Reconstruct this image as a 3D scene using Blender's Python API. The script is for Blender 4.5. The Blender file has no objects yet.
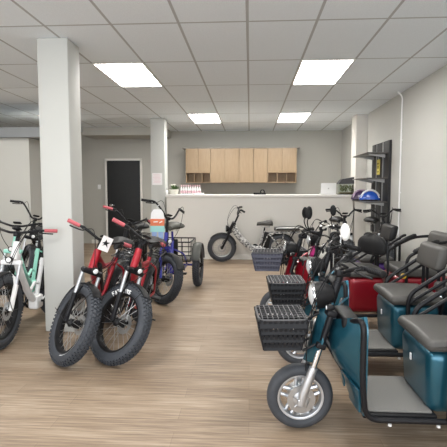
import bpy, math, random
from mathutils import Vector as V, Matrix
random.seed(5)
PI = math.pi
sc = bpy.context.scene
col = sc.collection

# ------------------------------------------------------------------ materials
MATS = {}
def mat(name, c, rough=0.5, metal=0.0, coat=0.0, noise=0.0, nscale=20.0, bump=0.0, emit=0.0, spec=0.5):
    if name in MATS: return MATS[name]
    m = bpy.data.materials.new(name); m.use_nodes = True
    nt = m.node_tree; b = nt.nodes['Principled BSDF']
    b.inputs['Base Color'].default_value = (*c, 1)
    b.inputs['Roughness'].default_value = rough
    b.inputs['Metallic'].default_value = metal
    b.inputs['Coat Weight'].default_value = coat
    b.inputs['Specular IOR Level'].default_value = spec
    if emit:
        b.inputs['Emission Color'].default_value = (1, .98, .94, 1)
        b.inputs['Emission Strength'].default_value = emit
    if noise or bump:
        tc = nt.nodes.new('ShaderNodeTexCoord')
        n = nt.nodes.new('ShaderNodeTexNoise'); n.inputs['Scale'].default_value = nscale
        n.inputs['Detail'].default_value = 4
        nt.links.new(tc.outputs['Object'], n.inputs['Vector'])
        if noise:
            mx = nt.nodes.new('ShaderNodeMixRGB')
            mx.inputs[1].default_value = (*[v*(1-noise) for v in c], 1)
            mx.inputs[2].default_value = (*[min(1, v*(1+noise)) for v in c], 1)
            nt.links.new(n.outputs['Fac'], mx.inputs[0])
            nt.links.new(mx.outputs[0], b.inputs['Base Color'])
        if bump:
            bp = nt.nodes.new('ShaderNodeBump'); bp.inputs['Strength'].default_value = bump
            bp.inputs['Distance'].default_value = 0.004
            nt.links.new(n.outputs['Fac'], bp.inputs['Height'])
            nt.links.new(bp.outputs['Normal'], b.inputs['Normal'])
    MATS[name] = m
    return m

WALL   = mat('wall_paint', (.71, .685, .64), .75, noise=.02, nscale=3)
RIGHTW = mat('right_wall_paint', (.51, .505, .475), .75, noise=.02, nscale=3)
BACK   = mat('grey_wall_paint', (.47, .46, .42), .8, noise=.02, nscale=3)
COLM   = mat('column_paint', (.53, .535, .51), .7, noise=.015, nscale=4)
TRIMW  = mat('white_trim', (.78, .76, .72), .5)
SOFF   = mat('soffit_metal', (.19, .20, .205), .55, noise=.1, nscale=4)
DOORM  = mat('charcoal_door', (.026, .027, .028), .5, noise=.08, nscale=8, spec=.25)
CHROME = mat('chrome', (.85, .85, .86), .12, 1.0)
SILVER = mat('silver_alloy', (.62, .64, .67), .35, .85, noise=.06)
STEEL  = mat('brushed_steel', (.5, .5, .5), .35, .9)
BLACK  = mat('black_frame_paint', (.010, .010, .012), .36, spec=.25)
BLKPL  = mat('black_plastic', (.009, .009, .010), .5, noise=.15, nscale=60, spec=.25)
RUBBER = mat('tyre_rubber', (.045, .050, .060), .62, noise=.25, nscale=30, bump=.2, spec=.45)
RUBB2  = mat('scooter_tyre_rubber', (.05, .054, .062), .62, noise=.2, nscale=40, bump=.2, spec=.4)
LEATH  = mat('dark_grey_vinyl', (.075, .072, .068), .4, noise=.15, nscale=90, bump=.15, spec=.25)
BLKVIN = mat('black_vinyl', (.014, .014, .015), .45, noise=.15, nscale=90, bump=.15, spec=.25)
MATG   = mat('grey_floor_mat', (.17, .165, .155), .85, noise=.25, nscale=140, bump=.4)
TEAL   = mat('teal_metallic_paint', (.020, .115, .170), .33, .66, coat=.6, noise=.08, nscale=200)
REDT   = mat('red_metallic_paint', (.26, .006, .016), .3, .3, coat=.6, noise=.08, nscale=200)
REDF   = mat('red_bike_paint', (.37, .009, .022), .32, .15, coat=.5)
PINKG  = mat('pinkish_red_rubber', (.52, .11, .13), .6, noise=.08)
MINT   = mat('mint_paint', (.33, .72, .6), .35, coat=.4)
WHITEF = mat('white_bike_paint', (.8, .8, .8), .3, coat=.5)
BLUEF  = mat('blue_bike_paint', (.03, .035, .32), .32, .1, coat=.5)
PURPLE = mat('purple_paint', (.1, .05, .26), .3, .2, coat=.5)
PINK   = mat('magenta_paint', (.7, .03, .27), .35, coat=.4)
CREAMF = mat('cream_paint', (.74, .73, .69), .35, coat=.5)
BASKP  = mat('purple_grey_plastic', (.05, .052, .078), .6, noise=.1)
BASKB  = mat('black_basket_plastic', (.014, .015, .018), .5, noise=.1, spec=.25)
WIRE   = mat('grey_wire', (.10, .10, .105), .4, .5)
WHITEP = mat('white_plastic', (.85, .85, .85), .4)
PAPER  = mat('paper', (.86, .83, .83), .8)
PRINTP = mat('pink_print', (.75, .5, .55), .8)
LENS   = mat('lamp_glass', (.85, .87, .88), .15, .35)
AMBER  = mat('amber_reflector', (.9, .55, .02), .3)
REDREF = mat('red_reflector', (.5, .01, .01), .25)
ORANGE = mat('orange_print', (.75, .2, .09), .6)
AQUA   = mat('aqua_print', (.35, .68, .66), .6)
SKYB   = mat('pale_blue_print', (.3, .42, .7), .6)
MIRG   = mat('mirror_glass', (.85, .87, .88), .06, 1.0)
MIRW   = mat('white_mirror_back', (.8, .8, .78), .3)
SLATD  = mat('dark_slatwall_laminate', (.028, .028, .03), .5, noise=.2, nscale=10, spec=.25)
SHELFM = mat('dark_shelf_board', (.09, .085, .08), .4, noise=.1)
HBLUE  = mat('blue_helmet_shell', (.02, .09, .45), .25, coat=.5)
HPURP  = mat('dark_purple_helmet_shell', (.06, .03, .09), .3, coat=.5)
YELLOW = mat('yellow_card', (.72, .58, .1), .6)
LEAF   = mat('leaf_green', (.09, .16, .05), .6, noise=.3, nscale=30)
FLOWR  = mat('white_petals', (.75, .74, .66), .7)
LAPT   = mat('white_laptop_shell', (.8, .8, .8), .35)
GOLD   = mat('dull_olive_metal', (.25, .24, .12), .4, .6)

def wood_mat():
    m = bpy.data.materials.new('pale_maple_veneer'); m.use_nodes = True
    nt = m.node_tree; b = nt.nodes['Principled BSDF']; L = nt.links.new
    tc = nt.nodes.new('ShaderNodeTexCoord'); mp = nt.nodes.new('ShaderNodeMapping')
    mp.inputs['Scale'].default_value = (14, 14, 1.2)
    n = nt.nodes.new('ShaderNodeTexNoise'); n.inputs['Scale'].default_value = 3; n.inputs['Detail'].default_value = 5
    r = nt.nodes.new('ShaderNodeValToRGB')
    r.color_ramp.elements[0].position = .3; r.color_ramp.elements[0].color = (.36, .25, .15, 1)
    r.color_ramp.elements[1].position = .7; r.color_ramp.elements[1].color = (.42, .305, .19, 1)
    L(tc.outputs['Object'], mp.inputs[0]); L(mp.outputs[0], n.inputs[0]); L(n.outputs['Fac'], r.inputs[0])
    L(r.outputs[0], b.inputs['Base Color']); b.inputs['Roughness'].default_value = .5
    return m
MAPLE = wood_mat()

def camo_mat():
    m = bpy.data.materials.new('grey_camouflage_paint'); m.use_nodes = True
    nt = m.node_tree; b = nt.nodes['Principled BSDF']; L = nt.links.new
    tc = nt.nodes.new('ShaderNodeTexCoord')
    n = nt.nodes.new('ShaderNodeTexVoronoi'); n.inputs['Scale'].default_value = 45
    r = nt.nodes.new('ShaderNodeValToRGB'); r.color_ramp.interpolation = 'CONSTANT'
    e = r.color_ramp.elements
    e[0].position = 0; e[0].color = (.07, .07, .07, 1)
    e[1].position = .3; e[1].color = (.32, .32, .32, 1)
    k = e.new(.55); k.color = (.62, .62, .6, 1)
    s = nt.nodes.new('ShaderNodeSeparateColor')
    L(tc.outputs['Object'], n.inputs['Vector']); L(n.outputs['Color'], s.inputs[0]); L(s.outputs[0], r.inputs[0])
    L(r.outputs[0], b.inputs['Base Color']); b.inputs['Roughness'].default_value = .45
    return m
CAMO = camo_mat()

def floor_mat():
    m = bpy.data.materials.new('wood_plank_flooring'); m.use_nodes = True
    nt = m.node_tree; b = nt.nodes['Principled BSDF']; L = nt.links.new
    tc = nt.nodes.new('ShaderNodeTexCoord')
    br = nt.nodes.new('ShaderNodeTexBrick')
    br.inputs['Scale'].default_value = 1.0
    br.inputs['Brick Width'].default_value = 1.22
    br.inputs['Row Height'].default_value = .152
    br.inputs['Mortar Size'].default_value = .0016
    br.inputs['Mortar Smooth'].default_value = .2
    br.inputs['Bias'].default_value = 0
    br.offset = .37; br.offset_frequency = 2
    br.inputs['Color1'].default_value = (0, 0, 0, 1); br.inputs['Color2'].default_value = (1, 1, 1, 1)
    br.inputs['Mortar'].default_value = (.5, .5, .5, 1)
    L(tc.outputs['Object'], br.inputs['Vector'])
    mp = nt.nodes.new('ShaderNodeMapping'); mp.inputs['Scale'].default_value = (1.1, 26, 1)
    L(tc.outputs['Object'], mp.inputs[0])
    n = nt.nodes.new('ShaderNodeTexNoise'); n.inputs['Scale'].default_value = 2.2; n.inputs['Detail'].default_value = 6; n.inputs['Roughness'].default_value = .65
    L(mp.outputs[0], n.inputs['Vector'])
    mp2 = nt.nodes.new('ShaderNodeMapping'); mp2.inputs['Scale'].default_value = (.5, 3.5, 1)
    L(tc.outputs['Object'], mp2.inputs[0])
    n2 = nt.nodes.new('ShaderNodeTexNoise'); n2.inputs['Scale'].default_value = 1.5; n2.inputs['Detail'].default_value = 3
    L(mp2.outputs[0], n2.inputs['Vector'])
    def math_(op, a, bb, c=None):
        q = nt.nodes.new('ShaderNodeMath'); q.operation = op
        for i, v in enumerate((a, bb, c)):
            if v is None: continue
            if isinstance(v, (int, float)): q.inputs[i].default_value = v
            else: L(v, q.inputs[i])
        return q.outputs[0]
    g = nt.nodes.new('ShaderNodeRGBToBW'); L(br.outputs['Color'], g.inputs[0])
    f = math_('MULTIPLY', g.outputs[0], .11)
    f = math_('MULTIPLY_ADD', n.outputs['Fac'], 1.1, f)
    f = math_('MULTIPLY_ADD', n2.outputs['Fac'], .35, f)
    f = math_('MULTIPLY', f, .8)
    r = nt.nodes.new('ShaderNodeValToRGB'); e = r.color_ramp.elements
    e[0].position = .45; e[0].color = (.165, .115, .076, 1)
    e[1].position = .83; e[1].color = (.45, .36, .27, 1)
    k = e.new(.63); k.color = (.29, .213, .147, 1)
    L(f, r.inputs[0])
    mx = nt.nodes.new('ShaderNodeMixRGB'); mx.blend_type = 'MULTIPLY'
    mx.inputs[2].default_value = (.72, .70, .68, 1)
    L(br.outputs['Fac'], mx.inputs[0]); L(r.outputs[0], mx.inputs[1])
    L(mx.outputs[0], b.inputs['Base Color'])
    b.inputs['Roughness'].default_value = .45
    b.inputs['Specular IOR Level'].default_value = .4
    bp = nt.nodes.new('ShaderNodeBump'); bp.inputs['Strength'].default_value = .08; bp.inputs['Distance'].default_value = .002
    L(n.outputs['Fac'], bp.inputs['Height']); L(bp.outputs['Normal'], b.inputs['Normal'])
    return m

def ceil_mat():
    m = bpy.data.materials.new('ceiling_tiles'); m.use_nodes = True
    nt = m.node_tree; b = nt.nodes['Principled BSDF']; L = nt.links.new
    tc = nt.nodes.new('ShaderNodeTexCoord')
    sx = nt.nodes.new('ShaderNodeSeparateXYZ'); L(tc.outputs['Object'], sx.inputs[0])
    def math_(op, a, bb, c=None):
        q = nt.nodes.new('ShaderNodeMath'); q.operation = op
        for i, v in enumerate((a, bb, c)):
            if v is None: continue
            if isinstance(v, (int, float)): q.inputs[i].default_value = v
            else: L(v, q.inputs[i])
        return q.outputs[0]
    def line(sock, off, period, w):
        a = math_('ADD', sock, off); a = math_('PINGPONG', a, period/2)
        return math_('LESS_THAN', a, w)
    lx = line(sx.outputs['X'], .03 + 6.1, .61, .0125)
    ly = line(sx.outputs['Y'], -5.31 + 24.4, 1.22, .0125)
    l = math_('MAXIMUM', lx, ly)
    n = nt.nodes.new('ShaderNodeTexNoise'); n.inputs['Scale'].default_value = 160; n.inputs['Detail'].default_value = 3
    L(tc.outputs['Object'], n.inputs['Vector'])
    r = nt.nodes.new('ShaderNodeValToRGB')
    r.color_ramp.elements[0].position = .35; r.color_ramp.elements[0].color = (.74, .79, .83, 1)
    r.color_ramp.elements[1].position = .6; r.color_ramp.elements[1].color = (.83, .885, .93, 1)
    L(n.outputs['Fac'], r.inputs[0])
    mx = nt.nodes.new('ShaderNodeMixRGB'); mx.inputs[2].default_value = (.44, .455, .46, 1)  # grid bars coloured darker, standing in for their shadow lines
    L(l, mx.inputs[0]); L(r.outputs[0], mx.inputs[1]); L(mx.outputs[0], b.inputs['Base Color'])
    b.inputs['Roughness'].default_value = .9
    return m

# ------------------------------------------------------------------ mesh builder
def spline(pts, n=6, closed=False):
    pts = [V(p) for p in pts]; out = []; N = len(pts)
    rng = range(N if closed else N-1)
    for i in rng:
        p1, p2 = pts[i], pts[(i+1) % N]
        p0 = pts[i-1] if (i > 0 or closed) else p1*2-p2
        p3 = pts[(i+2) % N] if (i+2 < N or closed) else p2*2-p1
        for k in range(n):
            t = k/n
            out.append(.5*((2*p1)+(p2-p0)*t+(2*p0-5*p1+4*p2-p3)*t*t+(3*p1-p0-3*p2+p3)*t**3))
    if not closed: out.append(pts[-1])
    return out

def bend(pts, rad=.05, n=5):
    """polyline with rounded corners"""
    pts = [V(p) for p in pts]; out = [pts[0]]
    for i in range(1, len(pts)-1):
        a, b, c = pts[i-1], pts[i], pts[i+1]
        d1, d2 = (a-b), (c-b)
        r = min(rad, d1.length*.45, d2.length*.45)
        p, q = b+d1.normalized()*r, b+d2.normalized()*r
        for k in range(n+1):
            t = k/n
            out.append((1-t)**2*p+2*t*(1-t)*b+t*t*q)
    out.append(pts[-1])
    return out

def frame_of(axis):
    a = V(axis).normalized()
    h = V((0, 0, 1)) if abs(a.z) < .9 else V((1, 0, 0))
    u = h.cross(a).normalized(); v = a.cross(u)
    return u, v, a

class MB:
    def __init__(s, M=None): s.v = []; s.f = []; s.mi = []; s.M = M or Matrix(); s.cur = 0
    def add(s, vs, fs, M=None):
        o = len(s.v); T = s.M @ M if M else s.M
        s.v += [T @ V(p) for p in vs]
        for f in fs: s.f.append(tuple(i+o for i in f)); s.mi.append(s.cur)
        return s
    def box(s, c, d, M=None):
        x, y, z = c; a, b, e = (q/2 for q in d)
        vs = [(x+i*a, y+j*b, z+k*e) for i in (-1, 1) for j in (-1, 1) for k in (-1, 1)]
        return s.add(vs, [(0, 1, 3, 2), (4, 6, 7, 5), (0, 4, 5, 1), (2, 3, 7, 6), (0, 2, 6, 4), (1, 5, 7, 3)], M)
    def rbox(s, c, d, r=.01, M=None, k=3, warp=None):
        h = [q/2 for q in d]; r = min(r, *[q*.98 for q in h])
        def axis(hh):
            inner = hh-r
            t = [-hh+r*(1-math.cos(i/k*PI/2)) for i in range(k)]
            mid = [-inner, 0, inner] if inner > 1e-6 else [0]
            return t + mid + [-q for q in reversed(t)]
        ax = [axis(q) for q in h]; idx = {}; vs = []; fs = []
        def pt(p):
            cl = [max(-(h[i]-r), min(h[i]-r, p[i])) for i in range(3)]
            dd = V([p[i]-cl[i] for i in range(3)])
            if dd.length > 1e-9: dd = dd.normalized()*r
            q = [cl[i]+dd[i] for i in range(3)]
            key = tuple(round(t, 6) for t in q)
            if key not in idx:
                idx[key] = len(vs)
                if warp: q = warp(*q)
                vs.append([c[i]+q[i] for i in range(3)])
            return idx[key]
        for a in range(3):
            b, e = (a+1) % 3, (a+2) % 3
            for sg in (-1, 1):
                for i in range(len(ax[b])-1):
                    for j in range(len(ax[e])-1):
                        quad = []
                        for (ii, jj) in ((i, j), (i+1, j), (i+1, j+1), (i, j+1)):
                            p = [0, 0, 0]; p[a] = sg*h[a]; p[b] = ax[b][ii]; p[e] = ax[e][jj]
                            quad.append(pt(p))
                        if sg < 0: quad.reverse()
                        qq = []
                        for t in quad:
                            if t not in qq: qq.append(t)
                        if len(qq) >= 3: fs.append(tuple(qq))
        return s.add(vs, fs, M)
    def tube(s, pts, r, seg=8, closed=False, caps=True, M=None, flat=1.0):
        pts = [V(p) for p in pts]; n = len(pts)
        rs = r if isinstance(r, (list, tuple)) else [r]*n
        vs = []; fs = []
        tan = []
        for i in range(n):
            a = pts[i-1] if (i > 0 or closed) else pts[i]
            b = pts[(i+1) % n] if (i < n-1 or closed) else pts[i]
            t = (b-a)
            tan.append(t.normalized() if t.length > 1e-9 else V((0, 0, 1)))
        u, w, _ = frame_of(tan[0])
        for i in range(n):
            t = tan[i]; u = (u-t*u.dot(t))
            u = u.normalized() if u.length > 1e-6 else frame_of(t)[0]
            w = t.cross(u)
            for k in range(seg):
                an = 2*PI*k/seg
                vs.append(pts[i]+(u*math.cos(an)+w*math.sin(an)*flat)*rs[i])
        for i in range(n if closed else n-1):
            for k in range(seg):
                a = i*seg+k; b = i*seg+(k+1) % seg; j = (i+1) % n
                fs.append((a, b, j*seg+(k+1) % seg, j*seg+k))
        if caps and not closed:
            fs.append(tuple(reversed(range(seg)))); fs.append(tuple((n-1)*seg+k for k in range(seg)))
        return s.add(vs, fs, M)
    def rod(s, a, b, r, seg=8, M=None): return s.tube([a, b], r, seg, M=M)
    def lathe(s, o, axis, prof, seg=24, M=None, closed=False):
        u, w, a = frame_of(axis); o = V(o); vs = []; fs = []; n = len(prof)
        for (r, h) in prof:
            for k in range(seg):
                an = 2*PI*k/seg
                vs.append(o+a*h+(u*math.cos(an)+w*math.sin(an))*max(r, 1e-5))
        for i in range(n if closed else n-1):
            j = (i+1) % n
            for k in range(seg):
                fs.append((i*seg+k, i*seg+(k+1) % seg, j*seg+(k+1) % seg, j*seg+k))
        if not closed:
            fs.append(tuple(reversed(range(seg)))); fs.append(tuple((n-1)*seg+k for k in range(seg)))
        return s.add(vs, fs, M)
    def cyl(s, o, axis, r, h, seg=20, M=None):
        return s.lathe(o, axis, [(r, -h/2), (r, h/2)], seg, M)
    def torus(s, o, axis, R, r, segR=40, segr=10, M=None, sq=1.0):
        return s.lathe(o, axis, [(R+r*math.cos(2*PI*k/segr), sq*r*math.sin(2*PI*k/segr)) for k in range(segr)], segR, M, closed=True)
    def loft(s, rings, M=None, caps=True):
        n = len(rings[0]); vs = [p for r in rings for p in r]; fs = []
        for i in range(len(rings)-1):
            for k in range(n):
                fs.append((i*n+k, i*n+(k+1) % n, (i+1)*n+(k+1) % n, (i+1)*n+k))
        if caps:
            fs.append(tuple(reversed(range(n)))); fs.append(tuple((len(rings)-1)*n+k for k in range(n)))
        return s.add(vs, fs, M)
    def sheet(s, grid, off, M=None):
        """grid of points (rows x cols), thickened along the vector off"""
        R, C = len(grid), len(grid[0]); off = V(off)
        vs = [V(p) for r in grid for p in r]; n = len(vs); vs += [p+off for p in vs]; fs = []
        for i in range(R-1):
            for j in range(C-1):
                a = i*C+j; q = (a, a+1, a+C+1, a+C)
                fs.append(q); fs.append(tuple(n+t for t in reversed(q)))
        edge = [j for j in range(C)]+[i*C+C-1 for i in range(1, R)]+[(R-1)*C+j for j in range(C-2, -1, -1)]+[i*C for i in range(R-2, 0, -1)]
        for i in range(len(edge)):
            a, b = edge[i], edge[(i+1) % len(edge)]
            fs.append((b, a, n+a, n+b))
        return s.add(vs, fs, M)
    def prism(s, outline, o, u, w, depth, M=None):
        o, u, w = V(o), V(u), V(w); d = u.cross(w).normalized()*depth
        a = [o+u*x+w*y for x, y in outline]; n = len(a)
        fs = [tuple(reversed(range(n))), tuple(range(n, 2*n))]+[(i, (i+1) % n, n+(i+1) % n, n+i) for i in range(n)]
        return s.add(a+[p+d for p in a], fs, M)
    def build(s, name, m, parent=None, smooth=35):
        me = bpy.data.meshes.new(name)
        me.from_pydata([tuple(p) for p in s.v], [], s.f)
        ms = m if isinstance(m, (list, tuple)) else [m]
        for q in ms: me.materials.append(q)
        me.polygons.foreach_set('use_smooth', [True]*len(s.f))
        me.polygons.foreach_set('material_index', s.mi)
        me.set_sharp_from_angle(angle=math.radians(smooth))
        import bmesh
        bm = bmesh.new(); bm.from_mesh(me); bmesh.ops.recalc_face_normals(bm, faces=bm.faces); bm.to_mesh(me); bm.free()
        me.update()
        o = bpy.data.objects.new(name, me); col.objects.link(o)
        if parent: o.parent = parent
        return o

def tag(o, label, cat, group=None):
    o['label'] = label; o['category'] = cat
    if group: o['group'] = group
    return o
def thing(name, label, cat, loc=(0, 0, 0), rz=0, group=None, rx=0):
    o = bpy.data.objects.new(name, None); col.objects.link(o); o.empty_display_size = .1
    o.location = loc; o.rotation_euler = (rx, 0, rz)
    return tag(o, label, cat, group)
def struct(name, mb, m, parent=None):
    o = mb.build(name, m, parent)
    if not parent: o['kind'] = 'structure'
    return o

# ------------------------------------------------------------------ room shell
CEIL = 2.93; XR = 2.32; XL = -6.4; YF = -1.9; YB = 11.7
struct('floor', MB().box(((XL+XR)/2, (YF+YB)/2, -.05), (XR-XL+.8, YB-YF+.8, .1)), floor_mat())
struct('ceiling', MB().box(((XL+XR)/2, (YF+YB)/2, CEIL+.05), (XR-XL+.8, YB-YF+.8, .1)), ceil_mat())
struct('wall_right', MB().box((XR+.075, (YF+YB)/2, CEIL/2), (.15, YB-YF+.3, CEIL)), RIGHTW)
struct('wall_back', MB().box(((XL+XR)/2, YB+.075, CEIL/2), (XR-XL+.3, .15, CEIL)), BACK)
struct('wall_left', MB().box((XL-.075, (YF+YB)/2, CEIL/2), (.15, YB-YF+.3, CEIL)), WALL)
# shopfront behind the camera: low sill, head and mullions round the open glazing bays
fr = MB()
fr.box(((XL+XR)/2, YF-.06, .06), (XR-XL, .12, .12)); fr.box(((XL+XR)/2, YF-.06, CEIL-.05), (XR-XL, .12, .10))
for x in (XL+.05, -4.3, -2.1, .1, XR-.05): fr.box((x, YF-.06, CEIL/2), (.07, .12, CEIL-.22))
struct('wall_front', fr, TRIMW)
# pilaster by the counter, on the right wall
struct('column_right', MB().box((2.215, 9.40, CEIL/2), (.22, .42, CEIL)), WALL)
# two free-standing columns
struct('column_near', MB().rbox((-1.935, 4.56, CEIL/2), (.31, .31, CEIL), .012), COLM)
struct('column_far', MB().rbox((-1.95, 9.65, CEIL/2), (.30, .32, CEIL), .01), COLM)
# partition to the left with its dark soffit
struct('wall_partition', MB().box((-5.12, 8.5, 1.17), (2.55, 1.6, 2.34)), mat('partition_paint', (.43, .425, .395), .75))
struct('trim_1', MB().box((-4.95, 8.15, (2.34+2.51)/2), (2.9, 1.1, .17)), SOFF)
struct('trim_2', MB().box((-3.05, 11.25, 2.835), (2.0, .9, .19)), BACK)
struct('baseboard_right', MB().box((XR-.008, 5.2, .05), (.016, 7.9, .1)), TRIMW)
struct('baseboard_back', MB().box((-2.9, YB-.008, .05), (2.6, .016, .1)), TRIMW)

# door in the back wall
d = struct('door_1', MB().rbox((-3.30, YB-.03, 1.095), (.88, .045, 2.17), .004), DOORM)
d['kind'] = 'structure'
df = MB()
for x in (-3.30-.466, -3.30+.466): df.box((x, YB-.035, 1.11), (.05, .07, 2.22))
df.box((-3.30, YB-.035, 2.21), (.98, .07, .05))
struct('door_frame', df, TRIMW, d)
h = MB(); h.lathe((-3.64, YB-.055, 1.02), (0, -1, 0), [(.035, 0), (.035, .01), (.012, .014), (.012, .05), (.028, .055), (.033, .075), (.02, .09)], 16)
h.rod((-3.64, YB-.125, 1.02), (-3.53, YB-.125, 1.02), .009)
struct('door_handle', h, CHROME, d)

sw = tag(MB().rbox((-3.97, YB-.006, 1.50), (.08, .012, .12), .004).build('light_switch', WHITEP), 'small white light switch on the grey wall left of the dark door', 'light switch')
MB().rbox((-3.97, YB-.014, 1.50), (.022, .012, .05), .003).build('rocker', WHITEP, sw)

# conduit on the right wall
cd = MB(); cd.tube(bend([(XR-.012, 7.12, .1), (XR-.012, 7.12, 2.86), (XR-.09, 7.10, 2.925)], .05), .012)
for z in (.6, 1.4, 2.2): cd.box((XR-.008, 7.12, z), (.016, .05, .02))
tag(cd.build('cable_conduit', WHITEP), 'thin white vertical cable conduit running up the right wall to the ceiling', 'conduit')

# ceiling lights
LP = [(-1.555, 5.92, 'glowing ceiling panel light in the near row, over the red bikes'),
      (.885, 5.92, 'glowing ceiling panel light in the near row, over the parked trikes'),
      (-.945, 9.58, 'glowing ceiling panel light in the far row, nearer the far column'),
      (.885, 9.58, 'glowing ceiling panel light in the far row, nearer the right wall')]
LP += [(-1.555, 2.26, 'added fill light panel out of view overhead, before the red bikes'),  # from here on, unseen panels added to brighten the room
       (-3.995, 5.92, 'added fill light panel out of view left of the near column'),  # added beyond the frame to lift the left ceiling
       (-3.985, 9.275, 'short square fill light panel added out of sight behind the near column'),  # hidden panel added to brighten the back-left wall
       (.885, 2.26, 'added fill light panel out of view overhead, over the foremost trike')]  # second unseen overhead panel, added as fill
GLOW = mat('light_diffuser', (.9, .9, .9), .5, emit=17)
for x, y, lab in LP:
    t = thing('ceiling_light', lab, 'ceiling light', (x, y, CEIL), group='recessed ceiling panels')
    f = MB(); ly = .585 if lab.startswith('short') else 1.19
    for s in (-1, 1):
        f.box((s*.295, 0, -.004), (.02, ly+.02, .01)); f.box((0, s*ly/2, -.004), (.57, .02, .01))
    f.build('frame', TRIMW, t)
    MB().box((0, 0, -.003), (.57, ly-.02, .006)).build('diffuser', GLOW, t)

# ------------------------------------------------------------------ counter and its things
YC = 9.22
CT = 1.335
ct = thing('reception_counter', 'long beige reception counter with a white top spanning the back of the shop', 'counter', (.18, YC+.3, 0))
MB().box((0, 0, (CT-.05)/2), (3.80, .6, CT-.05)).build('counter_body', WALL, ct)
MB().rbox((0, -.01, CT-.025), (3.84, .66, .05), .008).build('countertop', mat('white_counter_top', (.8, .78, .74), .4), ct)
MB().box((0, -.306, .05), (3.80, .012, .1)).build('kickboard', TRIMW, ct)

# wall cabinets
CY = 11.36; CB, CTOP = 1.60, 2.44
units = [(-1.60, .62, True), (-.98, .71, False), (-.27, .35, False), (.08, .35, False), (.43, .71, True)]
clabs = ['pale maple wall cabinet with three open cubbies, above the row of bottles',
         'wide pale maple wall cabinet with plain double doors, beside the cubbies above the bottles',
         'narrow pale maple wall cabinet right after the wide plain one',
         'narrow pale maple wall cabinet just left of the rightmost cubbies',
         'pale maple wall cabinet with three open cubbies, farthest from the bottles']
INNER = mat('maple_cubby_back', (.32, .24, .17), .6)
for (x0, w, cub), lab in zip(units, clabs):
    t = thing('wall_cabinet', lab, 'cabinet', (x0+w/2, CY, CB), group='maple wall cabinets')
    H = CTOP-CB; b = MB(); D = .34
    c0 = .24 if cub else 0
    if cub:
        b.box((0, 0, c0+(H-c0)/2), (w-.004, D, H-c0))
        b.box((0, 0, .009), (w-.004, D, .018)); b.box((0, D/2-.009, c0/2), (w-.004, .018, c0))
        for k in range(4): b.box((-w/2+.011+k*(w-.022)/3, 0, c0/2), (.018, D, c0))
    else: b.box((0, 0, H/2), (w-.004, D, H))
    b.build('body', MAPLE, t)
    nd = 1 if w < .5 else 2
    for k in range(nd):
        dw = (w-.006)/nd
        MB().rbox((-w/2+.003+dw*(k+.5), -D/2-.01, c0+(H-c0)/2), (dw-.004, .018, H-c0-.006), .003).build('door', MAPLE, t)
cn = MB().rbox((-.23, CY, CTOP+.015), (2.9, .37, .03), .004)
tag(cn.build('cabinet_cornice', mat('grey_cornice', (.3, .28, .25), .6)), 'thin dark cornice board lying along the tops of the wall cabinets', 'cornice')

# bottles in a row on the counter
for k in range(9):
    x = -1.435+k*.048; 
    t = thing('bottle', 'white bottle with pinkish cap in the row on the counter beside the flowers', 'bottle', (x, YC+.16+.02*(k % 2), CT), group='row of white bottles on the counter')
    MB().lathe((0, 0, 0), (0, 0, 1), [(.019, 0), (.022, .005), (.022, .115), (.017, .135), (.010, .15), (.010, .16)], 14).build('bottle_body', WHITEP, t)
    MB().lathe((0, 0, .16), (0, 0, 1), [(.013, 0), (.013, .035), (.009, .04)], 12).build('cap', PRINTP, t)
    MB().lathe((0, 0, .03), (0, 0, 1), [(.0226, 0), (.0226, .05)], 14).build('bottle_band', PRINTP, t)
t = thing('soap_bottle', 'small clear pump bottle at the far left end of the counter', 'bottle', (-1.715, YC+.02, CT))
t.scale = (.8,)*3
MB().lathe((0, 0, 0), (0, 0, 1), [(.03, 0), (.033, .01), (.033, .09), (.014, .11), (.014, .125)], 16).build('bottle_body', WHITEP, t)
p = MB(); p.rod((0, 0, .125), (0, 0, .16), .006); p.box((-.015, 0, .165), (.05, .014, .012)); p.build('pump', STEEL, t)
t = thing('potted_flowers', 'white pot of pale flowers and dark leaves at the left end of the counter', 'plant', (-1.61, YC+.26, CT))
t.scale = (1.25,)*3
MB().lathe((0, 0, 0), (0, 0, 1), [(.05, 0), (.07, .01), (.085, .085), (.075, .085), (.07, .07), (.001, .07)], 20).build('pot', FLOWR, t)
lf = MB(); fl = MB()
for k in range(46):
    a = random.uniform(0, 2*PI); e = random.uniform(.05, 1.2); L_ = random.uniform(.05, .13)
    dr = V((math.cos(a)*math.cos(e), math.sin(a)*math.cos(e), math.sin(e)*.9)); b0 = V((0, 0, .08))
    tip = b0+dr*L_; sd = dr.cross(V((0, 0, 1))).normalized()*.022
    lf.sheet([[b0, b0], [b0+dr*L_*.5-sd, b0+dr*L_*.5+sd], [tip, tip]], (0, .001, .002))
for k in range(12):
    a = random.uniform(0, 2*PI); rr = random.uniform(0, .07)
    c = V((math.cos(a)*rr, math.sin(a)*rr, .13+random.uniform(-.03, .05)))
    for q in range(5):
        an = q*2*PI/5
        fl.lathe(c+V((math.cos(an)*.012, math.sin(an)*.012, 0)), (0, 0, 1), [(.004, -.004), (.012, 0), (.004, .004)], 8)
lf.build('leaves', LEAF, t); fl.build('flowers', FLOWR, t)
pp = MB(); pp.box((-1.06, YC+.15, CT+.012), (.17, .2, .024)); pp.box((-1.04, YC+.16, CT+.03), (.15, .17, .012))
tag(pp.build('paper_stack', PAPER), 'low stack of white papers on the counter, right of the bottles', 'papers')
t = thing('tape_dispenser', 'small black tape dispenser on the counter below the narrow cabinets', 'tape dispenser', (.20, YC+.16, CT))
MB().rbox((0, 0, .02), (.26, .07, .04), .012).build('base', BLKPL, t)
MB().torus((.06, 0, .058), (0, 1, 0), .038, .014, 24, 8, sq=1.4).build('tape_roll', BLKPL, t)
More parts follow.
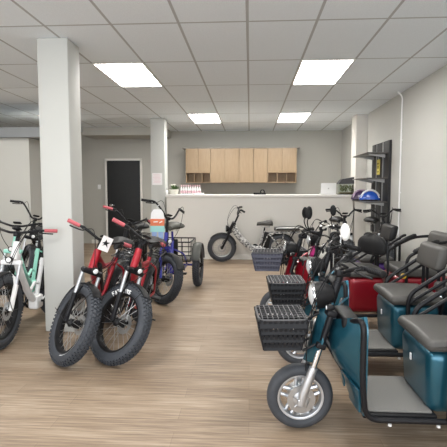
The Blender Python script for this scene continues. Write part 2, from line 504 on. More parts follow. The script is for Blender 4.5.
# laptop, seen from behind
t = thing('laptop', 'open white laptop on the counter, its blank lid towards the bikes', 'laptop', (1.61, YC+.22, CT))
MB().rbox((0, .06, .01), (.31, .22, .018), .006).build('keyboard_base', LAPT, t)
MB().rbox((0, 0, 0), (.31, .012, .22), .006, M=Matrix.Translation((0, -.055, .125)) @ Matrix.Rotation(.15, 4, 'X')).build('lid', LAPT, t)
MB().rbox((0, 0, 0), (.03, .004, .03), .004, M=Matrix.Translation((0, -.0635, .125)) @ Matrix.Rotation(.15, 4, 'X')).build('lid_emblem', STEEL, t)
# planted tank with dark hood
t = thing('planted_tank', 'small planted glass tank with a dark hood on the counter by the pilaster', 'tank', (1.99, YC+.2, CT))
def glass(name):
    m = bpy.data.materials.new(name); m.use_nodes = True
    b = m.node_tree.nodes['Principled BSDF']; b.inputs['Transmission Weight'].default_value = 1; b.inputs['Roughness'].default_value = .02
    b.inputs['Base Color'].default_value = (.9, .95, .9, 1); b.inputs['IOR'].default_value = 1.1
    return m
g = MB()
for s in (-1, 1): g.box((s*.165, 0, .12), (.006, .22, .2)); g.box((0, s*.11, .12), (.33, .006, .2))
g.build('glass_panes', glass('tank_glass'), t)
MB().rbox((0, 0, .01), (.345, .24, .02), .005).build('base', BLKPL, t)
MB().loft([[(-.20, -.15, .215), (.175, -.15, .22), (.175, .13, .22), (-.20, .13, .215)], [(-.13, -.12, .31), (.175, -.12, .37), (.175, .11, .37), (-.13, .11, .31)]]).build('hood', mat('tank_hood', (.06, .06, .065), .4), t)
MB().rbox((0, 0, .035), (.30, .19, .03), .01).build('gravel', mat('tank_gravel', (.18, .15, .09), .9, noise=.5, nscale=120), t)
lf = MB()
for k in range(110):
    x0, y0 = random.uniform(-.14, .14), random.uniform(-.08, .08)
    b0 = V((x0, y0, random.uniform(.05, .17))); a = random.uniform(0, 2*PI)
    dr = V((math.cos(a)*.4, math.sin(a)*.3, random.uniform(.3, 1))).normalized(); L_ = random.uniform(.03, .06)
    sd = V((1, .2, 0))*.01; tip = b0+dr*L_
    lf.sheet([[b0, b0], [b0+dr*L_*.5-sd, b0+dr*L_*.5+sd], [tip, tip]], (0, .001, .001))
lf.build('plants', mat('tank_plants', (.16, .18, .05), .6, noise=.4, nscale=30), t)
# sheet on the far column
t = thing('paper_notice', 'white paper notice with faint pink print taped to the far column', 'notice', (-1.965, 9.488, 1.66))
MB().box((0, -.001, 0), (.215, .002, .25)).build('sheet', PAPER, t)
ln = MB()
for k in range(7): ln.box((-.01+.01*(k % 2), -.0025, .09-k*.028), (.15, .001, .006))
ln.build('printed_lines', PRINTP, t)

# ------------------------------------------------------------------ slatwall shelf unit on the right wall
Y0, Y1 = 7.60, 8.68
t = thing('slatwall_panel', 'tall dark slatted display panel fixed to the right wall', 'display panel', (XR, (Y0+Y1)/2, 0))
pm = MB()
for k in range(3):
    w = (Y1-Y0)/3
    pm.rbox((-.02, -(Y1-Y0)/2+w*(k+.5), 1.46), (.03, w-.03, 1.60), .004)
pm.box((-.006, 0, 1.46), (.01, Y1-Y0, 1.60))
pm.build('panel', SLATD, t)
rl = MB()
for s in (-1, 1): rl.box((-.042, s*.19, 1.46), (.014, .022, 1.58))
rl.build('upright_rail', STEEL, t)
slab = ['topmost dark shelf on the slatted wall panel, empty', 'middle dark shelf on the slatted wall panel, empty on top', 'lowest dark shelf on the slatted wall panel, holding the helmets']
for z, lab in zip((2.05, 1.63, 1.235), slab):
    s_ = thing('shelf', lab, 'shelf', (XR-.05, (Y0+Y1)/2, z), group='shelves on the slatted panel')
    MB().rbox((-.17, 0, .0), (.34, Y1-Y0-.02, .022), .004).build('shelf_board', SHELFM, s_)
    for q in (-1, 1):
        b = MB(); b.prism([(0, 0), (-.28, 0), (-.26, -.015), (0, -.06)], (0, q*.35, -.012), (1, 0, 0), (0, 0, 1), .006)
        b.build('bracket', STEEL, s_)
def helmet(loc, rz, shell, stripe, lab):
    t = thing('bike_helmet', lab, 'helmet', loc, rz, 'helmets on the lowest shelf')
    t.scale = (1.2,)*3; rings = []
    N = 20
    for i in range(9):
        ph = i/8*PI/2*.98; rings.append([(math.cos(a)*.14*math.cos(ph)*(1.1 if math.cos(a) > 0 else 1), math.sin(a)*.105*math.cos(ph), .015+.14*math.sin(ph)) for a in [2*PI*k/N for k in range(N)]])
    MB().loft(rings).build('shell', shell, t)
    s = MB()
    for q in (-2, -1, 0, 1, 2):
        pts = []
        for i in range(9):
            u = -1+i/4; e = 1.0-.12*abs(q); x = u*.125; 
            r2 = max(0, 1-(u*.9)**2-(q*.2)**2)
            pts.append((x, q*.036*(1-.3*abs(u)), .022+.141*math.sqrt(r2)))
        s.tube(pts, .014, 6, flat=.6)
    s.build('vent_stripes', stripe, t)
    r = MB(); r.torus((0, 0, .012), (0, 0, 1), .118, .012, 24, 6); r.build('rim', BLKPL, t)
helmet((2.08, 7.95, 1.246), 2.9, HBLUE, WHITEP, 'blue and white bike helmet on the lowest wall shelf')
helmet((2.02, 8.32, 1.246), 3.0, HPURP, mat('mauve_stripe', (.35, .25, .35), .4), 'dark purple bike helmet on the lowest wall shelf, behind the blue one')
t = thing('hanging_tag', 'yellow printed card hanging on the dark panel between the upper shelves', 'card', (XR-.10, 8.0, 1.83))
MB().rbox((0, 0, 0), (.008, .17, .26), .003).build('card', YELLOW, t)
p = MB(); p.box((-.006, 0, .06), (.003, .12, .03)); p.box((-.006, 0, 0), (.003, .09, .05)); p.box((-.006, 0, -.08), (.003, .12, .02)); p.build('print', mat('olive_print', (.25, .2, .03), .6), t)
p = MB(); p.tube(bend([(0, 0, .13), (0, 0, .19), (.055, 0, .19)], .02), .004, 6); p.build('hook', STEEL, t)

# ------------------------------------------------------------------ vehicle helpers
def wheel(parent, name, c, R, r, M=None, spokes=0, cast=0, lugs=0, rimm=None, rub=None, disc=True, stripe=None, hubr=.04, sq=1.0, letters=False):
    c = V(c); rub = rub or RUBBER; rimm = rimm or BLKPL
    t = MB(M); t.torus(c, (0, 1, 0), R-r*1.05, r, 56, 14, sq=sq)
    for k in range(lugs):
        for row in (-2, -1, 0, 1, 2):
            a = 2*PI*(k+.5*(row % 2))/lugs
            ph = row*.42
            rr = R-r*1.05+r*math.cos(ph)
            m = Matrix.Translation(c) @ Matrix.Rotation(a, 4, 'Y') @ Matrix.Translation((0, sq*r*math.sin(ph), rr)) @ Matrix.Rotation(-ph*sq, 4, 'X')
            t.box((0, 0, .003), (2*PI*R/lugs*.52, r*.34, .014), m)
    w = t.build(name, rub, parent)
    ri = R-r*1.9
    b = MB(M)
    wd = r*.72*sq
    b.lathe(c, (0, 1, 0), [(ri, -wd), (ri+.012, -wd*.95), (ri+.012, wd*.95), (ri, wd), (ri-.008, wd*.9), (ri-.016, wd*.35), (ri-.016, -wd*.35), (ri-.008, -wd*.9)], 48, closed=True)
    if cast:
        for k in range(cast):
            a0 = 2*PI*k/cast+.3
            for dd in (-.16, .16):
                a = a0+dd
                p1 = c+V((math.cos(a0+dd*2.2)*.07, 0, math.sin(a0+dd*2.2)*.07)); p2 = c+V((math.cos(a), 0, math.sin(a)))*(ri-.008)
                b.tube([p1, p2], [.014, .012], 8)
    b.build('rim', rimm, w)
    hb = MB(M); hb.lathe(c, (0, 1, 0), [(.012, -.075), (.018, -.06), (hubr, -.045), (hubr, .045), (.018, .06), (.012, .075)], 20)
    hb.build('hub', SILVER if cast else BLKPL, w)
    if spokes:
        s = MB(M)
        for k in range(spokes):
            a = 2*PI*k/spokes; e = a+(.35 if k % 2 else -.35); y = .035*(1 if (k//2) % 2 else -1)
            s.rod(c+V((math.cos(e)*hubr*.9, y, math.sin(e)*hubr*.9)), c+V((math.cos(a)*(ri-.01), 0, math.sin(a)*(ri-.01))), .0022, 5)
        s.build('spokes', STEEL, w)
    if disc:
        dsk = MB(M); dsk.lathe(c+V((0, .055, 0)), (0, 1, 0), [(.05, -.001), (.085, -.001), (.085, .001), (.05, .001)], 28, closed=True)
        for k in range(5):
            a = 2*PI*k/5; dsk.rod(c+V((math.cos(a)*.02, .055, math.sin(a)*.02)), c+V((math.cos(a+.4)*.06, .055, math.sin(a+.4)*.06)), .004, 5)
        dsk.build('brake_disc', STEEL, w)
    if stripe is not None:
        st = MB(M)
        for (a0, a1, side) in stripe:
            n = 16; out = []
            for k in range(n+1):
                a = a0+(a1-a0)*k/n
                q = [(R-r*1.05+r*math.cos(p), side*sq*(r*math.sin(p)+.0015)) for p in (1.9, 2.75)]
                out.append([c+V((math.cos(a)*rr, y, math.sin(a)*rr)) for rr, y in q])
            st.sheet(out, M_dir(side)*.001)
        st.build('sidewall_stripe', WHITEP, w)
    if letters:
        words = {0: MB(M), 1: MB(M)}
        # raised white sidewall lettering: short strokes set along an arc
        glyphs = ['F', 'A', 'T', ' ', 'T', 'I', 'R', 'E']
        strokes = {'F': [(0, 0, 0, 1), (0, 1, .7, 1), (0, .55, .55, .55)], 'A': [(0, 0, .35, 1), (.35, 1, .7, 0), (.15, .4, .55, .4)],
                   'T': [(.35, 0, .35, 1), (0, 1, .7, 1)], 'I': [(.35, 0, .35, 1)], 'R': [(0, 0, 0, 1), (0, 1, .65, .85), (.65, .85, 0, .5), (.2, .5, .7, 0)],
                   'E': [(0, 0, 0, 1), (0, 1, .65, 1), (0, .5, .55, .5), (0, 0, .65, 0)]}
        side = -1
        for i, ch in enumerate(glyphs):
            if ch == ' ': continue
            lt = words[0 if i < 3 else 1]
            for (x0, y0, x1, y1) in strokes[ch]:
                pp_ = []
                for (x, y) in ((x0, y0), (x1, y1)):
                    a = letters - (i+x)*.115
                    rr = R-r*1.86+y*.034
                    ph = math.acos(max(-1, min(1, (rr-(R-r*1.05))/r)))
                    pp_.append(c+V((math.cos(a)*rr, side*sq*r*math.sin(ph)-.001, math.sin(a)*rr)))
                lt.rod(pp_[0], pp_[1], .0045, 6)
        for lt in words.values(): lt.build('sidewall_lettering', WHITEP, w)
    return w
def M_dir(s): return V((0, s, 0))

def saddle(parent, p, L=.27, W=.21, m=None, post=None, postm=None, th=1.25):
    """saddle nose forward (+x); p is the centre of its underside"""
    p = V(p); rings = []
    prof = [(-.5, .35, .03), (-.46, .8, .05), (-.36, 1, .065), (-.15, .92, .062), (.1, .5, .05), (.3, .28, .045), (.46, .2, .038), (.5, .1, .02)]
    for u, w, t in prof:
        t *= th; ring = []
        for k in range(14):
            a = 2*PI*k/14; cy, sz = math.cos(a), math.sin(a)
            ring.append(p+V((u*L, cy*w*W/2, t*.5+(t*.5*sz if sz > 0 else t*.45*sz) - (.012*abs(cy)**2 if u < 0 else 0))))
        rings.append(ring)
    s = MB().loft(rings).build('saddle', m or BLKVIN, parent)
    sp = MB()
    for q in (-.03, .03): sp.tube(bend([p+V((-.09, q*2, .015)), p+V((-.08, q, -.025)), p+V((.05, q, -.025)), p+V((.09, q*.5, .01))], .02), .0045, 6)
    for q in (-.05, .05):
        sp.tube([p+V((-.09, q, -.03+.045*i/24))+V((math.cos(i*1.05), math.sin(i*1.05), 0))*.012 for i in range(25)], .003, 5)
    sp.build('saddle_rails', STEEL, s)
    if post: MB().rod(p+V((0, 0, -.02)), post, .0155, 12).build('seat_post', postm or BLACK, parent)
    return s

def steer_matrix(pt, s, ang):
    return Matrix.Translation(pt) @ Matrix.Rotation(ang, 4, s) @ Matrix.Translation(-V(pt))

def settle(root, fw, rws):
    """lower the parked vehicle so that its tyres rest on the floor despite lean and steering"""
    bpy.context.view_layer.update()
    def low(o): return min((root.matrix_basis @ v.co).z for v in o.data.vertices)
    for it in range(4):
        a = low(fw); b = min(low(r) for r in rws)
        xf = sum((v.co.x for v in fw.data.vertices))/len(fw.data.vertices); xr = sum((v.co.x for v in rws[0].data.vertices))/len(rws[0].data.vertices)
        root.rotation_euler.y += (a-b)/(xf-xr)
        root.location.z -= (a+b)/2 if it < 3 else min(a, b)
        bpy.context.view_layer.update()
        a = low(fw); b = min(low(r) for r in rws)
        root.location.z -= (a+b)/2
        bpy.context.view_layer.update()
    root.location.z += .0005

def handle_set(t, M, o, half=.33, back=.13, rise=.07, grip=None, mirrors=None, display=True, barm=None, lever=True, cables=None, back2=None):
    """o: clamp point of the bar, in local steering-neutral coordinates; x forward, y left"""
    o = V(o); barm = barm or BLACK; grip = grip or BLKPL
    def P(x, y, z): return o+V((x, y, z))
    pts = [P(-back, -half, rise*.9), P(-back*.55, -half*.62, rise*1.02), P(-.01, -half*.3, rise*.35), P(0, -.05, 0), P(0, .05, 0), P(-.01, half*.3, rise*.35), P(-back*.55, half*.62, rise*1.02), P(-back, half, rise*.9)]
    hb = MB(M).tube(spline(pts, 5), .0125, 10).build('handlebar', barm, t)
    for s in (-1, 1):
        a, b = P(-back, s*half, rise*.9), P(-back*.62, s*half*.66, rise*1.01)
        d = (a-b).normalized(); g0 = b+d*.02
        gm = MB(M); prof = [(.014, 0)]
        L_ = (a-g0).length+.015
        for k in range(9): prof += [(.0185, .004+L_*k/9), (.0165, .004+L_*(k+.7)/9)]
        prof += [(.02, L_), (.013, L_+.004)]
        gm.lathe(g0, d, prof, 12).build('grip', grip, t)
        if lever:
            l0 = b-d*.012; lv = MB(M)
            lv.rbox((0, 0, 0), (.035, .03, .03), .008, M=Matrix.Translation(l0))
            lv.tube(spline([l0+V((.01, 0, -.005)), l0+V((.055, s*.012, -.012)), l0+V((.065, 0, -.02))+d*.06, l0+V((.05, 0, -.026))+d*.13], 4), [.008]*4+[.0065]*9, 8)
            lv.build('brake_lever', BLKPL, t)
    if display:
        MB(M).rbox((0, 0, 0), (.05, .085, .014), .006, M=Matrix.Translation(P(-.01, .0, .035)) @ Matrix.Rotation(-.5, 4, 'Y')).build('display', BLKPL, t)
    if mirrors:
        for s, gl, hh in mirrors:
            b = P(-back*.5, s*half*.6, rise*1.0); top = b+V((.02, s*.06, .20*hh))
            mm = MB(M); mm.tube(spline([b, b+V((.02, s*.02, .07*hh)), b+V((.03, s*.045, .14*hh)), top], 5), .006, 8)
            q = mm.build('mirror_stalk', BLKPL, t)
            sh = MB(M); T = Matrix.Translation(top+V((0, s*.02, .05))) @ Matrix.Rotation(s*.25, 4, 'X') @ Matrix.Rotation(.75, 4, 'Z') @ Matrix.Diagonal((1, .68, 1.2, 1))
            sh.lathe((0, 0, 0), (1, 0, 0), [(.02, .022), (.044, .016), (.056, 0), (.054, -.012), (.05, -.014)], 24, M=T); mo = sh.build('mirror', gl, q)
            g = MB(M); g.lathe((0, 0, 0), (1, 0, 0), [(.05, -.016), (.05, -.0135)], 24, M=T); g.build('mirror_glass', MIRG, mo)
    if cables:
        cb = MB(M)
        for (e, s) in cables:
            b = P(-back*.5, s*half*.55, rise)
            cb.tube(spline([b, b+V((.12, -s*.02, .03)), (b+V(e))/2+V((.13, 0, .02)), V(e)], 6), .0035, 6)
        cb.build('cables', BLKPL, t)
    return hb

# ------------------------------------------------------------------ fat-tyre e-bike
def fat_bike(lab, x, y, heading, lean, steer, frame, R=.345, r=.052, wb=1.16, grips=None, style='diamond', rack=False, forkm=None, stripe=None, letters=False, card=False, rim_fr=None, group=None, barrise=.09, name='fat_tire_bike', fender=True, saddle_z=.93, kick=1, bar_half=.35):
    """(x, y): ground point under the front axle; heading: direction the bike faces (world angle); lean > 0 leans to its left"""
    hx, hy = math.cos(heading), math.sin(heading)
    t = thing(name, lab, 'bike', (x-hx*wb, y-hy*wb, 0), heading, group, rx=-lean)
    s = V((-math.cos(math.radians(68)), 0, math.sin(math.radians(68))))
    A0 = V((wb-.05, 0, R))
    Ms = steer_matrix(A0, s, steer)
    def ax(u, fx=0, y=0): return A0+s*u+V((fx, y, 0))
    fw = wheel(t, 'front_wheel', (wb, 0, R), R, r, Ms, spokes=24, lugs=60, stripe=stripe, hubr=.035, letters=letters, rimm=rim_fr, disc=True)
    rw = wheel(t, 'rear_wheel', (0, 0, R), R, r, None, spokes=24, lugs=60, hubr=.075, rimm=rim_fr)
    forkm = forkm or BLACK
    # fork: lower legs, bright stanchions, crown
    f = MB(Ms)
    for q in (-1, 1):
        yq = q*.082
        f.tube([V((wb, yq, R)), V((wb-.02, yq, R+.03)), ax(.24, .035, yq)], [.02, .021, .0235], 12)
    cz = R-.02+.16
    f.rbox((0, 0, 0), (.06, .20, .045), .015, M=Matrix.Translation(ax(R+.105, .03)))
    f.tube([ax(.22, .042, -.082), ax(.31, .05, -.06), ax(.36, .045, 0), ax(.31, .05, .06), ax(.22, .042, .082)], .013, 8)
    f.rod(ax(R+.10), ax(R+.37), .018, 12)
    fk = f.build('fork', forkm, t)
    for q in (-1, 1): MB(Ms).rod(ax(.22, .036, q*.082), ax(R+.10, .03, q*.082), .0165, 12).build('stanchion', SILVER, fk)
    # head tube, frame
    HB, HT = ax(R+.135), ax(R+.29)
    bbz = .30
    fr_ = MB()
    fr_.rod(HB-s*.01, HT+s*.01, .034, 14)
    if style == 'diamond':
        BB = V((.46, 0, bbz)); ST = V((.29, 0, .74)); 
        fr_.tube([HB+s*.03, BB+V((.06, 0, .04)), BB], [.034, .042, .036], 14)
        fr_.tube([HT-s*.03, V((.62, 0, .74)), ST-V((0, 0, .02))], [.026, .026, .022], 12)
        fr_.tube([BB, ST+V((-.02, 0, .03))], .02, 12)
        top = ST
    else:
        BB = V((.47, 0, .27)); ST = V((.31, 0, .70))
        fr_.tube(spline([HB+s*.06, HB+V((-.14, 0, -.19)), BB+V((.13, 0, .08)), BB], 5), .036, 14)
        fr_.tube([BB, ST], .024, 12)
        fr_.tube([BB+V((.16, 0, .11)), BB+V((.03, 0, .20)), BB+V((-.06, 0, .17))], .016, 10)
        fr_.rbox((0, 0, 0), (.15, .11, .15), .03, M=Matrix.Translation(BB+V((0, 0, -.01))))
        top = ST
    fr_.cyl(BB, (0, 1, 0), .034, .12, 16)
    for q in (-1, 1):
        fr_.tube(bend([BB+V((-.03, q*.05, 0)), V((.36, q*.082, R*.92)), V((0, q*.085, R))], .05), .0125, 10)
        fr_.tube(bend([top+V((-.01, q*.03, -.03)), V((.2, q*.082, top.z-.08)), V((0, q*.085, R))], .05), .0105, 10)
        fr_.rbox((0, q*.087, R), (.05, .012, .06), .005)
    fb = fr_.build('frame', frame, t)
    # battery
    if style == 'diamond':
        a, b = BB+V((.13, 0, .14)), HB+V((-.10, 0, -.04))
        bt = MB(); d = (b-a); ang = math.atan2(d.z, d.x)
        bt.rbox((0, 0, 0), (d.length, .075, .075), .02, M=Matrix.Translation((a+b)/2+V((-.02, 0, .045))) @ Matrix.Rotation(-ang, 4, 'Y'))
        bt.build('battery', BLKPL, t)
    else:
        a, b = BB+V((-.065, 0, .09)), ST+V((-.05, 0, -.02)); d = b-a; ang = math.atan2(d.z, d.x)
        bt = MB(); bt.rbox((0, 0, 0), (d.length, .10, .085), .025, M=Matrix.Translation((a+b)/2+V((-.03, 0, 0))) @ Matrix.Rotation(-ang, 4, 'Y'))
        bt.build('battery', BLKPL, t)
    # crank, pedals, chain
    cr = MB()
    cr.lathe(BB+V((0, -.075, 0)), (0, 1, 0), [(.06, -.003), (.085, -.003), (.085, .003), (.06, .003)], 28, closed=True)
    for k in range(5): cr.rod(BB+V((0, -.075, 0)), BB+V((math.cos(k*1.257)*.065, -.075, math.sin(k*1.257)*.065)), .007, 6)
    for q, an in ((-1, -.5), (1, -.5+PI)):
        e = BB+V((math.cos(an)*.165, q*.10, math.sin(an)*.165))
        cr.tube([BB+V((0, q*.09, 0)), e], [.014, .011], 8)
    cr.rod(BB+V((0, -.11, 0)), BB+V((0, .11, 0)), .012); co = cr.build('crankset', BLKPL, t)
    for q, an in ((-1, -.5), (1, -.5+PI)):
        e = BB+V((math.cos(an)*.165, q*.10, math.sin(an)*.165))
        MB().rbox((e.x, e.y+q*.065, e.z), (.09, .095, .022), .006).build('pedal', BLKPL, co)
    chn = MB(); chn.tube([BB+V((0, -.075, .083)), V((0, -.075, R+.04)), V((-.035, -.075, R)), V((0, -.075, R-.04)), BB+V((0, -.075, -.083)), BB+V((.08, -.075, 0))], .0045, 5, closed=True)
    chn.build('chain', STEEL, t)
    # saddle
    saddle(t, V((.23, 0, saddle_z-.05)), m=BLKVIN, post=top-V((-.0, 0, .02)), L=.29, W=.26, th=1.6)
    # mudguards
    if fender:
        def fend(M, c, a0, a1, nm):
            rows = []
            for k in range(23):
                a = a0+(a1-a0)*k/22; rr = R+.012
                rows.append([c+V((math.cos(a)*(rr-.016*abs(w)**2), w*.046, math.sin(a)*(rr-.012*abs(w)**2))) for w in (-1, -.5, 0, .5, 1)])
            g = MB(M).sheet(rows, (0, 0, .003)).build(nm, BLKPL, t)
            sy = MB(M)
            for q in (-1, 1):
                for a in (a0+.12 if nm == 'front_mudguard' else a0+.3, a1-.12):
                    sy.rod(c+V((math.cos(a)*(R+.008), q*.06, math.sin(a)*(R+.008))), c+V((0, q*.105, .01)), .003, 6)
            sy.build('mudguard_stay', BLKPL, g)
        fend(Ms, V((wb, 0, R)), math.radians(66), math.radians(195), 'front_mudguard')
        fend(None, V((0, 0, R)), math.radians(5), math.radians(175), 'rear_mudguard')
    # stem and bar
    S0 = ax(R+.345); BR = ax(R+.40, .05)
    sm = MB(Ms); sm.rod(ax(R+.29), ax(R+.39), .02, 12); sm.rbox((0, 0, 0), (.09, .045, .045), .012, M=Matrix.Translation(ax(R+.385, .03)))
    sm.build('stem', BLACK, t)
    handle_set(t, Ms, BR, half=bar_half, rise=barrise, grip=grips, back=.12, cables=[(ax(R+.10, .07), 1), (ax(R+.02, .06), 1), (ax(R+.10, .06), -1)])
    # head lamp
    c = ax(R+.14, .085)
    hl = MB(Ms); hl.lathe(c, (1, 0, 0), [(.012, -.04), (.026, -.02), (.031, .015), (.031, .022)], 18); hl.rod(ax(R+.12, .02), c-V((.02, 0, 0)), .008)
    hl = hl.build('headlamp', BLKPL, t)
    MB(Ms).lathe(c+V((.021, 0, 0)), (1, 0, 0), [(.024, 0), (.018, .008), (.005, .011)], 18).build('lens', WHITEP, hl)
    # kickstand on its left
    ks = MB(); ks.tube([V((.22, .075, R*.95)), V((.16, .13, .10)), V((.13, .19, .085 if lean > 0 else .03))], .009, 8); ks.build('kickstand', BLKPL, t)
    if rack:
        rk = MB(); z = R*2+.07
        rk.tube(bend([(.2, -.07, z), (-.33, -.07, z), (-.36, 0, z), (-.33, .07, z), (.2, .07, z)], .04), .007, 8)
        for xx in (.05, -.1, -.22): rk.rod((xx, -.07, z), (xx, .07, z), .006)
        for q in (-1, 1):
            rk.rod((0, q*.085, R+.02), (-.05, q*.07, z), .006); rk.rod((0, q*.085, R+.02), (-.22, q*.07, z), .006)
        rk.build('rear_rack', BLACK, t)
    if card:
        c = BR+V((.06, 0, -.005))
        T = Ms @ Matrix.Translation(c) @ Matrix.Rotation(-.15, 4, 'Y')
        cd_ = MB(); cd_.box((0, 0, 0), (.004, .10, .13), T); cd_ = cd_.build('number_card', PAPER, t); cd_['label'] = 'white card with a dark emblem hung on the handlebar'
        em = MB(); em.prism([(-.035, -.005), (-.015, .012), (-.01, .035), (.004, .014), (.035, .02), (.014, -.002), (.03, -.03), (0, -.012), (-.028, -.03), (-.012, -.008)], (.0025, 0, .005), (0, 1, 0), (0, 0, 1), .002, T)
        em.build('emblem', BLKPL, cd_)
    settle(t, fw, [rw])
    return t

R_ = math.radians
fat_bike('red fat tire bike standing closest to the near column, white card on its handlebar', -1.59, 3.64, R_(-92), R_(14), R_(44), REDF, grips=PINKG, card=True, stripe=[(R_(-62), R_(25), -1)], rim_fr=BLKPL, group='red fat tire bikes', barrise=.03, bar_half=.315, saddle_z=.92, rack=True)
fat_bike('red fat tire bike with white lettering on its front tire', -1.22, 3.68, R_(-90), R_(14), R_(52), REDF, grips=PINKG, letters=R_(146), group='red fat tire bikes', barrise=.03, bar_half=.315, saddle_z=.92, rack=True)
fat_bike('dark red-gripped fat tire bike half hidden behind the two red ones', -1.72, 5.45, R_(-90), R_(8), R_(36), BLACK, grips=PINKG, rack=True)
fat_bike('white step-through fat tire bike left of the near column', -2.27, 3.90, R_(-89), R_(2), R_(1), WHITEF, style='step', forkm=WHITEF, grips=PINKG, saddle_z=.95, barrise=.02, bar_half=.33)
fat_bike('mint green bike mostly cut off behind the white step-through bike', -2.64, 4.62, R_(-87), R_(2), R_(4), MINT, style='step', forkm=MINT, rack=True, barrise=.03)
fat_bike('black bike with a rear rack standing deepest of the bikes left of the near column', -3.15, 6.0, R_(-85), R_(4), R_(35), BLACK, rack=True, barrise=.17)

# ------------------------------------------------------------------ blue cargo tricycle
def cargo_trike(x, y, heading):
    R, r, wb = .315, .05, 1.05
    hx, hy = math.cos(heading), math.sin(heading)
    t = thing('cargo_tricycle', 'blue fat tire cargo tricycle with a rear wire basket', 'tricycle', (x-hx*wb, y-hy*wb, 0), heading)
    s = V((-math.cos(R_(69)), 0, math.sin(R_(69)))); A0 = V((wb-.045, 0, R)); Ms = steer_matrix(A0, s, R_(48))
    def ax(u, fx=0, y=0): return A0+s*u+V((fx, y, 0))
    fw = wheel(t, 'front_wheel', (wb, 0, R), R, r, Ms, spokes=24, lugs=56)
    rws = []
    for q in (-1, 1):
        rw = wheel(t, 'rear_wheel', (0, q*.31, R), R, r, None, spokes=24, lugs=56, disc=False); rws.append(rw)
        rows = []
        for k in range(17):
            a = R_(20)+R_(150)*k/16; rr = R+.025
            rows.append([V((math.cos(a)*(rr-.02*w*w), q*.31+w*.065, R+math.sin(a)*(rr-.02*w*w))) for w in (-1, -.5, 0, .5, 1)])
        MB().sheet(rows, (0, 0, .004)).build('rear_mudguard', mat('dark_olive_plastic', (.05, .052, .045), .5), t)
    f = MB(Ms)
    for q in (-1, 1): f.tube(spline([V((wb, q*.075, R)), ax(.2, .02, q*.078), ax(.36, .01, q*.075), ax(.42, 0, q*.03)], 4), .016, 10)
    f.rod(ax(.38), ax(.72), .016, 12); f.rbox((0, 0, 0), (.05, .14, .04), .012, M=Matrix.Translation(ax(.41)))
    f.build('fork', BLUEF, t)
    rows = []
    for k in range(21):
        a = R_(35)+R_(160)*k/20; rr = R+.022
        rows.append([V((wb+math.cos(a)*(rr-.016*w*w), w*.06, R+math.sin(a)*(rr-.016*w*w))) for w in (-1, -.5, 0, .5, 1)])
    MB(Ms).sheet(rows, (0, 0, .003)).build('front_mudguard', BLKPL, t)
    g = MB(); BB = V((.52, 0, .30)); g.rod(ax(.45), ax(.60), .03, 14)
    g.tube(spline([ax(.50), V((.78, 0, .50)), BB+V((.08, 0, .04)), BB], 5), .03, 12)
    g.tube(spline([ax(.57), V((.72, 0, .58)), V((.5, 0, .42)), V((.40, 0, .46))], 5), .022, 12)
    g.rod(BB, (.38, 0, .72), .022, 12)
    g.cyl(BB, (0, 1, 0), .035, .1)
    for q in (-1, 1):
        g.tube(bend([BB+V((-.03, q*.03, 0)), V((.3, q*.14, .30)), V((0, q*.14, R))], .08), .014, 10)
        g.tube(bend([V((.39, q*.02, .6)), V((.25, q*.14, .52)), V((0, q*.14, R+.02)), ], .08), .012, 10)
    g.rod((0, -.36, R), (0, .36, R), .014, 10); 
    g.build('frame', BLUEF, t)
    saddle(t, V((.40, 0, .875)), L=.32, W=.33, th=1.7, m=mat('dark_olive_vinyl', (.045, .045, .035), .5), post=V((.38, 0, .7)), postm=BLUEF)
    bt = MB(); bt.rbox((.26, 0, .58), (.1, .1, .3), .02); bt.build('battery', BLKPL, t)
    # basket of bars
    b = MB(); X0, X1, W, Z0, Z1 = -.34, .22, .225, .40, .68
    for z in (Z0, (Z0+Z1)/2, Z1): b.tube(bend([(X0, -W, z), (X1, -W, z), (X1, W, z), (X0, W, z), (X0, -W, z)], .03), .0075 if z != Z1 else .01, 8)
    for xx in (X0, X1):
        for k in range(5): b.rod((xx, -W+2*W*k/4, Z0), (xx, -W+2*W*k/4, Z1), .0055, 6)
    for q in (-1, 1):
        for k in range(5): b.rod((X0+(X1-X0)*k/4, q*W, Z0), (X0+(X1-X0)*k/4, q*W, Z1), .0055, 6)
    for k in range(9): b.rod((X0+(X1-X0)*k/8, -W, Z0), (X0+(X1-X0)*k/8, W, Z0), .004, 6)
    b.rod((0, -.14, R), (0, -.14, Z0), .01); b.rod((0, .14, R), (0, .14, Z0), .01)
    b.build('basket', BLACK, t)
    cr = MB(); cr.lathe(BB+V((0, -.06, 0)), (0, 1, 0), [(.055, -.003), (.075, -.003), (.075, .003), (.055, .003)], 24, closed=True)
    for k in range(4): cr.rod(BB+V((0, -.06, 0)), BB+V((math.cos(k*PI/2)*.06, -.06, math.sin(k*PI/2)*.06)), .006, 6)
    for q, an in ((-1, .3), (1, .3+PI)):
        e = BB+V((math.cos(an)*.16, q*.10, math.sin(an)*.16)); cr.rod(BB+V((0, q*.08, 0)), e, .011)
    cr.rod(BB+V((0, -.11, 0)), BB+V((0, .11, 0)), .012); co = cr.build('crankset', BLKPL, t)
    for q, an in ((-1, .3), (1, .3+PI)):
        e = BB+V((math.cos(an)*.16, q*.15, math.sin(an)*.16)); MB().rbox(e, (.085, .09, .022), .006).build('pedal', BLKPL, co)
    sm = MB(Ms); sm.rod(ax(.6), ax(.80), .018, 12); sm.rbox((0, 0, 0), (.07, .045, .045), .012, M=Matrix.Translation(ax(.80, .015))); sm.build('stem', BLACK, t)
    handle_set(t, Ms, ax(.81, .03), half=.34, rise=.15, back=.20, cables=[(ax(.42, .06), 1), (ax(.42, .05), -1)])
    c = ax(.50, .07); hl = MB(Ms); hl.lathe(c, (1, 0, 0), [(.012, -.035), (.028, -.015), (.032, .02)], 18); hl.rod(ax(.49), c-V((.02, 0, 0)), .008); hl = hl.build('headlamp', BLKPL, t)
    MB(Ms).lathe(c+V((.02, 0, 0)), (1, 0, 0), [(.028, 0), (.018, .008), (.004, .011)], 18).build('lens', WHITEP, hl)
